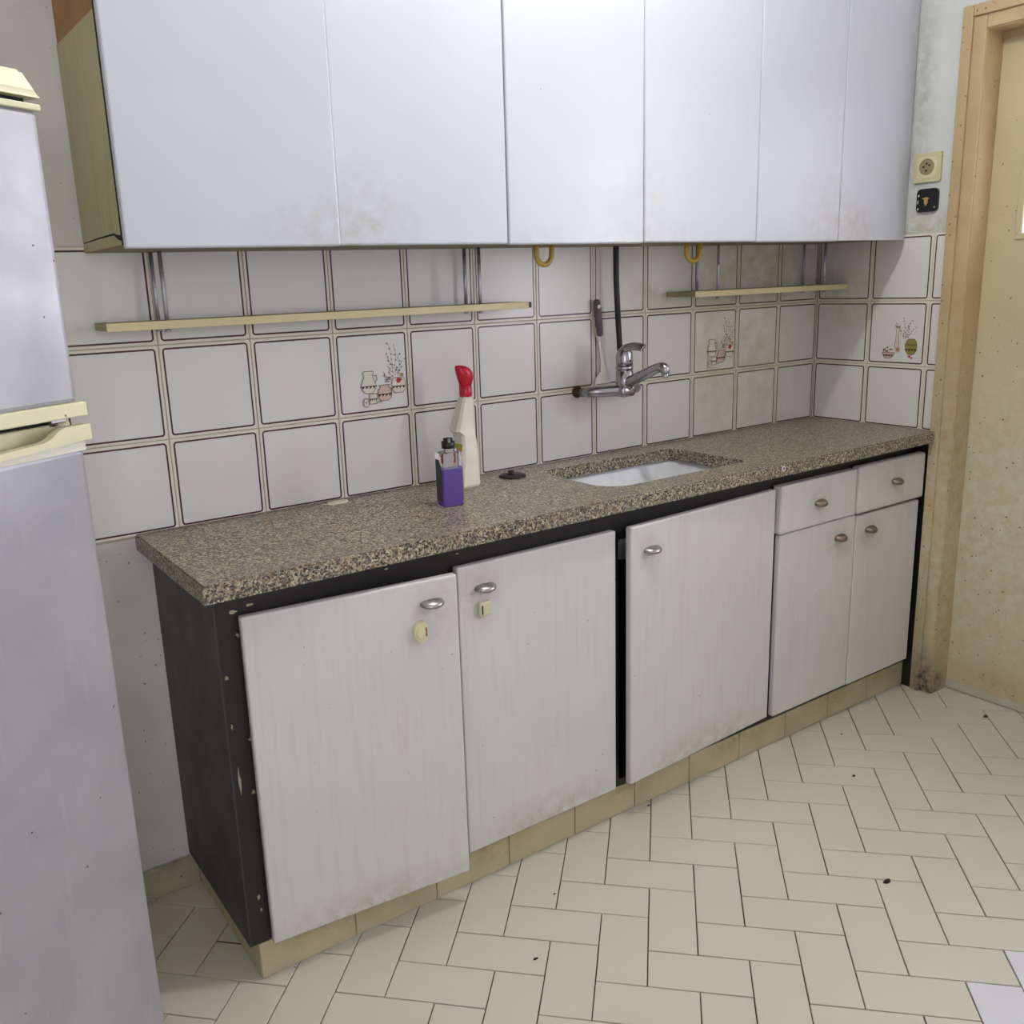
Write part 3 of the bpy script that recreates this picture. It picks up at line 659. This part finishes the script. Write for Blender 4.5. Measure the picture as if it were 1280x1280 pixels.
# ------------------------------------------------------------------ tap
t = thing('kitchen_tap', (-4.88, -.3, .9), 'chrome wall-mounted mixer tap over the sink', 'tap')
TX, TY = -4.875, -.5
for x, mm in ((-5.32, m_rust), (-4.42, m_chrome)):
    bm = B(); lathe(bm, [(.085,0),(.085,.02),(.07,.05),(.045,.07),(.045,.1)], (x,-.001,.97), 20, axis=(0,-1,0)); obj('wall_flange', bm, mm, t)
    bm = B(); lathe(bm, [(.045,0),(.06,.01),(.06,.08),(.048,.09)], (x,-.09,.97), 8, axis=(0,-1,0)); obj('union_nut', bm, m_bronze if x < -5 else m_chrome, t)
bm = B()
for sx, x in ((1,-5.32), (-1,-4.42)):
    tube(bm, smoothpts([(x,-.15,.97),(x+sx*.01,-.24,.975),(x+sx*.08,-.33,.98),(x+sx*.25,-.42,.985),(TX,TY,.985)], 5), [(.055,.055)]*5+[(.072,.078)]*16, 16)
box(bm, TX-.13, TX+.13, TY-.11, TY+.1, .90, 1.06, .05, 3)
body = obj('body', bm, m_chrome, t, smooth=True)
bm = B(); lathe(bm, [(.11,0),(.12,.02),(.12,.25),(.112,.255),(.112,.268),(.12,.273),(.12,.315),(.112,.325)], (TX,TY,1.0), 28); obj('column', bm, m_chrome, t)
# lever: dome swept forward into a flat handle
bm = B(); lathe(bm, [(.116,0),(.119,.06),(.117,.13),(.105,.19),(.075,.23),(.03,.25),(.01,.252)], (TX,TY,1.325), 24); lv = obj('lever', bm, m_chrome, t, smooth=True)
n = 26; pp = smoothpts([(TX,TY+.115,1.345),(TX,TY+.105,1.44),(TX,TY+.03,1.535),(TX,TY-.12,1.59),(TX,TY-.27,1.595),(TX,TY-.37,1.58)], 5)
bm = B(); tube(bm, pp, [(.112-.0022*i, .036+.02*math.sin(math.pi*min(i/16,1))-.0008*i) for i in range(len(pp))], 16); obj('lever_handle', bm, m_chrome, lv, smooth=True)
bm = B(); lathe(bm, [(.016,0),(.016,.006)], (TX,TY-.114,1.40), 12, axis=(0,-1,0)); obj('temperature_dot', bm, plain('blue_dot', srgb(30,28,60), .3), lv)
pp = smoothpts([(TX,TY,1.09),(TX,TY-.12,1.12),(TX,TY-.4,1.23),(TX,TY-.6,1.315),(TX,TY-.72,1.345),(TX,TY-.775,1.325),(TX,TY-.78,1.27)], 5)
bm = B(); tube(bm, pp, [.082-.0009*i for i in range(len(pp))], 16); sp = obj('spout', bm, m_chrome, t, smooth=True)
bm = B(); lathe(bm, [(.045,0),(.048,.01),(.048,.05),(.04,.055)], (TX,TY-.78,1.215), 18); obj('aerator', bm, m_chrome, sp)
# ------------------------------------------------------------------ bottles
t = thing('spray_bottle', (-7.6, -.52, .03), 'white spray bottle with a red nozzle head standing against the tiles', 'bottle')
bm = B()
CXs, CYs = -7.545, -.46
def rsec(z, wx, wy, ox=0.):
    # rectangle section with small chamfers
    k = .3*min(wx, wy); cx = CXs+.05*z+ox
    return [bm.verts.new((cx+px, CYs+py, z)) for px, py in ((wx-k,-wy),(wx,-wy+k),(wx,wy-k),(wx-k,wy),(-wx+k,wy),(-wx,wy-k),(-wx,-wy+k),(-wx+k,-wy))]
secs = [rsec(.032,.145,.14), rsec(.06,.158,.15), rsec(.3,.138,.142), rsec(.55,.112,.132), rsec(.69,.105,.125,-.02), rsec(.745,.142,.118,-.055), rsec(.80,.132,.112,-.048), rsec(1.0,.1,.098,-.018), rsec(1.13,.08,.08), rsec(1.16,.06,.06)]
for a, b in zip(secs, secs[1:]): bridge(bm, a, b)
cap(bm, secs[0]); cap(bm, secs[-1])
for f in bm.faces: f.smooth = False
bt = obj('body', bm, m_white, t)
HX = CXs+.06
bm = B(); lathe(bm, [(.076,0),(.08,.02),(.08,.13),(.068,.14)], (HX,CYs,1.155), 20); obj('nozzle_collar', bm, m_red, t)
bm = B()
def hsec(z, r, ox): return [bm.verts.new((HX+ox+r*1.15*math.cos(a), CYs+r*.85*math.sin(a), z)) for a in [2*math.pi*i/16 for i in range(16)]]
hs = [hsec(1.28,.07,.0), hsec(1.32,.08,.005), hsec(1.38,.094,.004), hsec(1.44,.098,-.008), hsec(1.49,.09,-.03), hsec(1.525,.066,-.06), hsec(1.54,.04,-.08)]
for a, b in zip(hs, hs[1:]): bridge(bm, a, b)
cap(bm, hs[0]); cap(bm, hs[-1]); obj('nozzle_head', bm, m_red, t, smooth=True)
bm = B()
def sx_(z): return CXs+.05*z-(.1395-(z-.3)*.104)
for (z0, z1, mi) in ((.34,.44,0),(.44,.51,1),(.51,.62,2)):
    prism(bm, [(-.10,z0),(.09,z0),(.09,z1),(-.10,z1)], lambda a, b: (sx_(b)-.004, CYs+a, b), lambda a, b: (sx_(b)+.004, CYs+a, b), mi)
obj('label', bm, [plain('label_red', srgb(190,60,40), .4), plain('label_orange', srgb(205,120,40), .4), plain('label_yellow_green', srgb(176,170,30), .4)], bt)
t = thing('soap_bottle', (-8.26, -1.2, .03), 'clear soap bottle half full of purple liquid with a black cap', 'bottle')
def rot_rect(bm, cx, cy, hx, hy, zs, ang, ch=.2):
    c, s_ = math.cos(ang), math.sin(ang); prev = None; first = None
    for z, k in zs:
        k2 = ch*min(hx, hy)
        pts = [(hx-k2,-hy),(hx,-hy+k2),(hx,hy-k2),(hx-k2,hy),(-hx+k2,hy),(-hx,hy-k2),(-hx,-hy+k2),(-hx+k2,-hy)]
        cur = [bm.verts.new((cx+(p*c-q*s_)*k, cy+(p*s_+q*c)*k, z)) for p, q in pts]
        if prev: bridge(bm, prev, cur)
        else: first = cur
        prev = cur
    cap(bm, first, flip=True); cap(bm, prev)
    for f in bm.faces: f.smooth = False
PXc, PYc, PA = -8.24, -1.215, -.1
bm = B(); rot_rect(bm, PXc, PYc, .135, .095, [(.031,.93),(.05,1),(.62,1),(.655,.93),(.665,.6),(.70,.56)], PA); sh = obj('body', bm, glass_mat('clear_plastic', (.97,.97,.98,1), .04, 1.2), t)
bm = B(); rot_rect(bm, PXc, PYc, .127, .087, [(.04,.93),(.056,1),(.47,1)], PA); 
Nn = NT('purple_liquid'); Nn.b.inputs['Base Color'].default_value = srgb(136,108,200); Nn.b.inputs['Transmission Weight'].default_value = .4; Nn.b.inputs['Roughness'].default_value = .1; Nn.b.inputs['IOR'].default_value = 1.33
obj('liquid', bm, Nn.m, t)
bm = B(); lathe(bm, [(.07,0),(.078,.01),(.078,.08),(.055,.085),(.055,.115),(.03,.12)], (PXc,PYc,.70), 18); obj('cap', bm, m_blackcap, t)
bm = B(); c_, s_ = math.cos(PA), math.sin(PA)
f0 = lambda a, b: (PXc+(-.1385)*c_-a*s_, PYc+(-.1385)*s_+a*c_, b); f1 = lambda a, b: (PXc+(-.1355)*c_-a*s_, PYc+(-.1355)*s_+a*c_, b)
prism(bm, [(-.07,.1),(.07,.1),(.07,.58),(-.02,.58),(-.07,.5)], f0, f1); obj('label', bm, plain('black_label', srgb(38,34,42), .45), t)
# ------------------------------------------------------------------ small things on the worktop
t = thing('sink_plug', (-6.76, -.42, .03), 'dark sink plug lying on the worktop beside the sink', 'plug')
bm = B(); lathe(bm, [(.17,0),(.18,.012),(.15,.03),(.06,.04)], (-6.78,-.42,.031), 24); obj('disc', bm, m_rubber, t)
bm = B(); lathe(bm, [(.05,0),(.035,.015),(.045,.035),(.03,.05)], (-6.80,-.42,.068), 14); obj('knob', bm, m_rust, t)
bm = B(); pts = [(-9.18+.13*math.cos(a)*(1+.2*math.sin(3*a)), -.2+.07*math.sin(a)*(1+.15*math.cos(2*a))) for a in [6.283*i/16 for i in range(16)]]
prism(bm, pts, lambda a, b: (a, b, .031), lambda a, b: (-9.18+(a+9.18)*.85, -.2+(b+.2)*.85, .055)); obj('putty_lump', bm, m_putty, label='flat white lump of dried putty at the foot of the tiles', category='putty')
# ------------------------------------------------------------------ socket and switch on the right wall
def plate(name, y0, y1, z0, z1, mm, label, cat, r):
    t = thing(name, (0.02, (y0+y1)/2, z0), label, cat)
    bm = B(); pts = rrect(min(y0,y1), max(y0,y1), z0, z1, (r,)*4, 4); prism(bm, pts, lambda a, b: (-.03, a, b), lambda a, b: (.019, a, b)); obj('plate', bm, mm, t); return t
t = plate('wall_socket', -1.612, -2.03, 3.735, 4.15, mat('yellowed_plastic', srgb(206,198,158), .4, var=.15, speck=(srgb(140,120,60),50,.15,.45)), 'yellowed cream wall socket above the black outlet', 'socket', .02)
bm = B(); pts = rrect(-1.97, -1.675, 3.79, 4.09, (.04,)*4, 4); prism(bm, pts, lambda a, b: (-.038, a, b), lambda a, b: (-.03, a, b)); obj('inner_plate', bm, m_cream, t)
bm = B(); lathe(bm, [(.115,0),(.115,.012),(.1,.012),(.1,.006)], (-.037,-1.82,3.95), 24, axis=(-1,0,0)); obj('socket_ring', bm, plain('socket_shadow', srgb(150,138,100), .5), t)
for dy, dz in ((-.045,.02),(.045,.0),(0,.045),(0,-.055)):
    bm = B(); lathe(bm, [(.016,0),(.016,.003)], (-.049,-1.82+dy,3.95+dz), 10, axis=(-1,0,0)); obj('pin_hole', bm, m_blackcap, t)
t = plate('wall_outlet', -1.69, -2.02, 3.305, 3.64, plain('glossy_black', srgb(16,15,18), .15), 'round-cornered black wall outlet with a brass centre', 'outlet', .06)
bm = B(); prism(bm, [(-1.78,3.5),(-1.84,3.52),(-1.90,3.5),(-1.875,3.485),(-1.87,3.43),(-1.845,3.39),(-1.82,3.43),(-1.815,3.485)], lambda a, b: (-.042, a, b), lambda a, b: (-.03, a, b)); obj('brass_contact', bm, mat('brass', srgb(206,178,110), .35, .8), t)
for (a, b, c, d) in ((-1.715,-1.73,3.53,3.56),(-1.715,-1.73,3.34,3.37),(-1.97,-1.99,3.36,3.375),(-1.71,-1.718,3.43,3.48)): bx('edge_clip', -.034, -.03, a, b, c, d, m_white, t)
# ------------------------------------------------------------------ refrigerator (turned 30 degrees)
FR = Matrix.Translation((-12.41, -3.1, 0)) @ Matrix.Rotation(math.radians(30), 4, 'Z')
fr = thing('refrigerator', (-14.3, -2.6, -ZF), 'old silver refrigerator with a freezer compartment and cream trim', 'refrigerator')
FW, FD = 2.75, 2.85
bx('body', -FW+.02, -.02, .33, FD, -ZF+.12, 3.70, m_white, fr, .03, 2, FR)
for x in (-FW+.2, -.2):
    for y in (.5, FD-.2):
        bm = B(); lathe(bm, [(.08,0),(.08,.13)], (x, y, -ZF+.0), 12); obj('foot', bm, m_blackcap, fr, FR)
fz = bx('freezer_door', -FW, 0, 0, .31, 1.79, 3.71, m_film, fr, .05, 4, FR); fz['label'] = 'upper door in wrinkled silver film'
dn = bx('fridge_door', -FW, 0, 0, .31, -ZF+.35, 1.50, m_film, fr, .05, 4, FR)
bx('trim_strip', -FW-.01, .01, -.02, .30, 3.697, 3.738, m_cream, fz, .008, 2, FR)
# top cap with sloping sides
bm = B(); 
lo_ = [(-FW-.01,-.02),(.012,-.02),(.012,FD),(-FW-.01,FD)]; hi_ = [(-FW+.05,.04),(-.04,.04),(-.04,FD),(-FW+.05,FD)]
a = [bm.verts.new((x, y, 3.775)) for x, y in lo_]; a2 = [bm.verts.new((x, y, 3.80)) for x, y in lo_]; b = [bm.verts.new((x, y, 3.945)) for x, y in hi_]
for p, q in ((a, a2), (a2, b)):
    for i in range(4): bm.faces.new((p[i], p[(i+1) % 4], q[(i+1) % 4], q[i]))
bm.faces.new(b); bm.faces.new(a[::-1])
bmesh.ops.recalc_face_normals(bm, faces=bm.faces[:])
bmesh.ops.bevel(bm, geom=[e for e in bm.edges if all(v.co.z > 3.79 for v in e.verts)], offset=.022, segments=3, affect='EDGES')
obj('top_cap', bm, m_cream, fr, FR)
bx('cap_gap_shade', -FW+.05, -.05, .06, FD-.05, 3.70, 3.776, m_dark, fr, mw=FR)  # dark filler standing in for the shade in the gap under the cap
bx('trim_band', -FW-.03, .038, -.03, .30, 1.712, 1.812, m_cream, fz, .01, 2, FR)
bm = B(); zb = 1.548
poly = [(.038,zb),(.038,1.655),(-.186,1.655),(-.225,1.64),(-.30,1.592),(-.36,1.577),(-.7,1.562),(-FW/2,1.555)]
poly += [(-FW-a_, z_) for a_, z_ in poly[::-1][1:]]
low = [(-FW-.038,zb)] + [(-FW+.5,1.52),(-FW/2,1.508),(-.6,1.518)]
full = poly[1:-1] + low + [(.038, zb)]
prism(bm, full, lambda a, b: (a, -.035, b), lambda a, b: (a, .04, b)); 
obj('handle_trim', bm, m_cream, dn, FR)
bm = B(); box(bm, -FW-.02, .03, .15, .30, 1.53, 1.662, .008, 1); box(bm, -FW-.02, .03, .03, .30, 1.50, 1.53, .006, 1); obj('handle_recess', bm, m_cream, dn, FR)
bx('door_lip', -FW-.002, .004, -.006, .03, 1.47, 1.54, m_white, dn, .006, 1, FR)
for x in (-.06, -FW+.06):
    bm = B(); box(bm, x-.09, x+.03, .12, .3, 1.675, 1.70); lathe(bm, [(.035,0),(.035,.07)], (x-.05,.16,1.65), 12); obj('hinge', bm, m_steel, fr, FR)
bx('door_gap', -FW+.05, -.05, .2, .33, 1.60, 1.80, m_dark, fr, mw=FR)
bx('kick_grille', -FW+.05, -.05, .15, .33, -ZF+.12, -ZF+.34, m_blackcap, fr, mw=FR)
# ------------------------------------------------------------------ ceiling lamp
t = thing('ceiling_lamp', (LAMP[0], LAMP[1], CEIL-.8), 'small ceiling lamp hanging in the middle of the room', 'lamp')
bm = B(); lathe(bm, [(.3,0),(.3,.04),(.1,.1)], (LAMP[0],LAMP[1],CEIL-.11), 24); obj('ceiling_rose', bm, m_white, t)
bm = B(); lathe(bm, [(.09,0),(.09,.3),(.05,.45)], (LAMP[0],LAMP[1],CEIL-.55), 18); obj('lamp_holder', bm, m_white, t)
ld = bpy.data.lights.new('lamp_bulb', 'POINT'); ld.energy = LAMP_W; ld.shadow_soft_size = .035; ld.color = (1.0, .985, .97)
lo = bpy.data.objects.new('lamp_bulb', ld); COL.objects.link(lo); lo.location = V(*LAMP)
# ------------------------------------------------------------------ crumbs on the floor
G3 = 'dark crumbs scattered on the floor'
for i, (x, y, r, lab) in enumerate(((-4.91,-4.90,.06,'largest dark leaf fragment, far out on the open floor'), (-3.20,-3.31,.035,'dark crumb on the floor out from the drawer cabinet'),
        (-8.86,-3.47,.03,'dark crumb on the floor out from the two-door cabinet'), (-.12,-3.50,.06,'curled dark fragment on the floor in front of the cream door'),
        (-5.94,-2.12,.024,'tiny dark crumb tight against the plinth below the single wide door'), (-8.06,-2.78,.02,'tiny dark crumb just in front of the door with the square lock'),
        (-2.3,-2.49,.02,'tiny dark crumb close to the plinth below the drawer cabinet'))):
    rr = random.Random(i); bm = B(); n = 7
    pts = [(x+r*math.cos(6.283*k/n)*rr.uniform(.6,1.2), y+.6*r*math.sin(6.283*k/n)*rr.uniform(.6,1.2)) for k in range(n)]
    prism(bm, pts, lambda a, b: (a, b, -ZF+.002), lambda a, b: (x+(a-x)*.6, y+(b-y)*.6, -ZF+.002+r*.4))
    obj('crumb', bm, m_crumb, label=lab, category='crumb', group=G3)
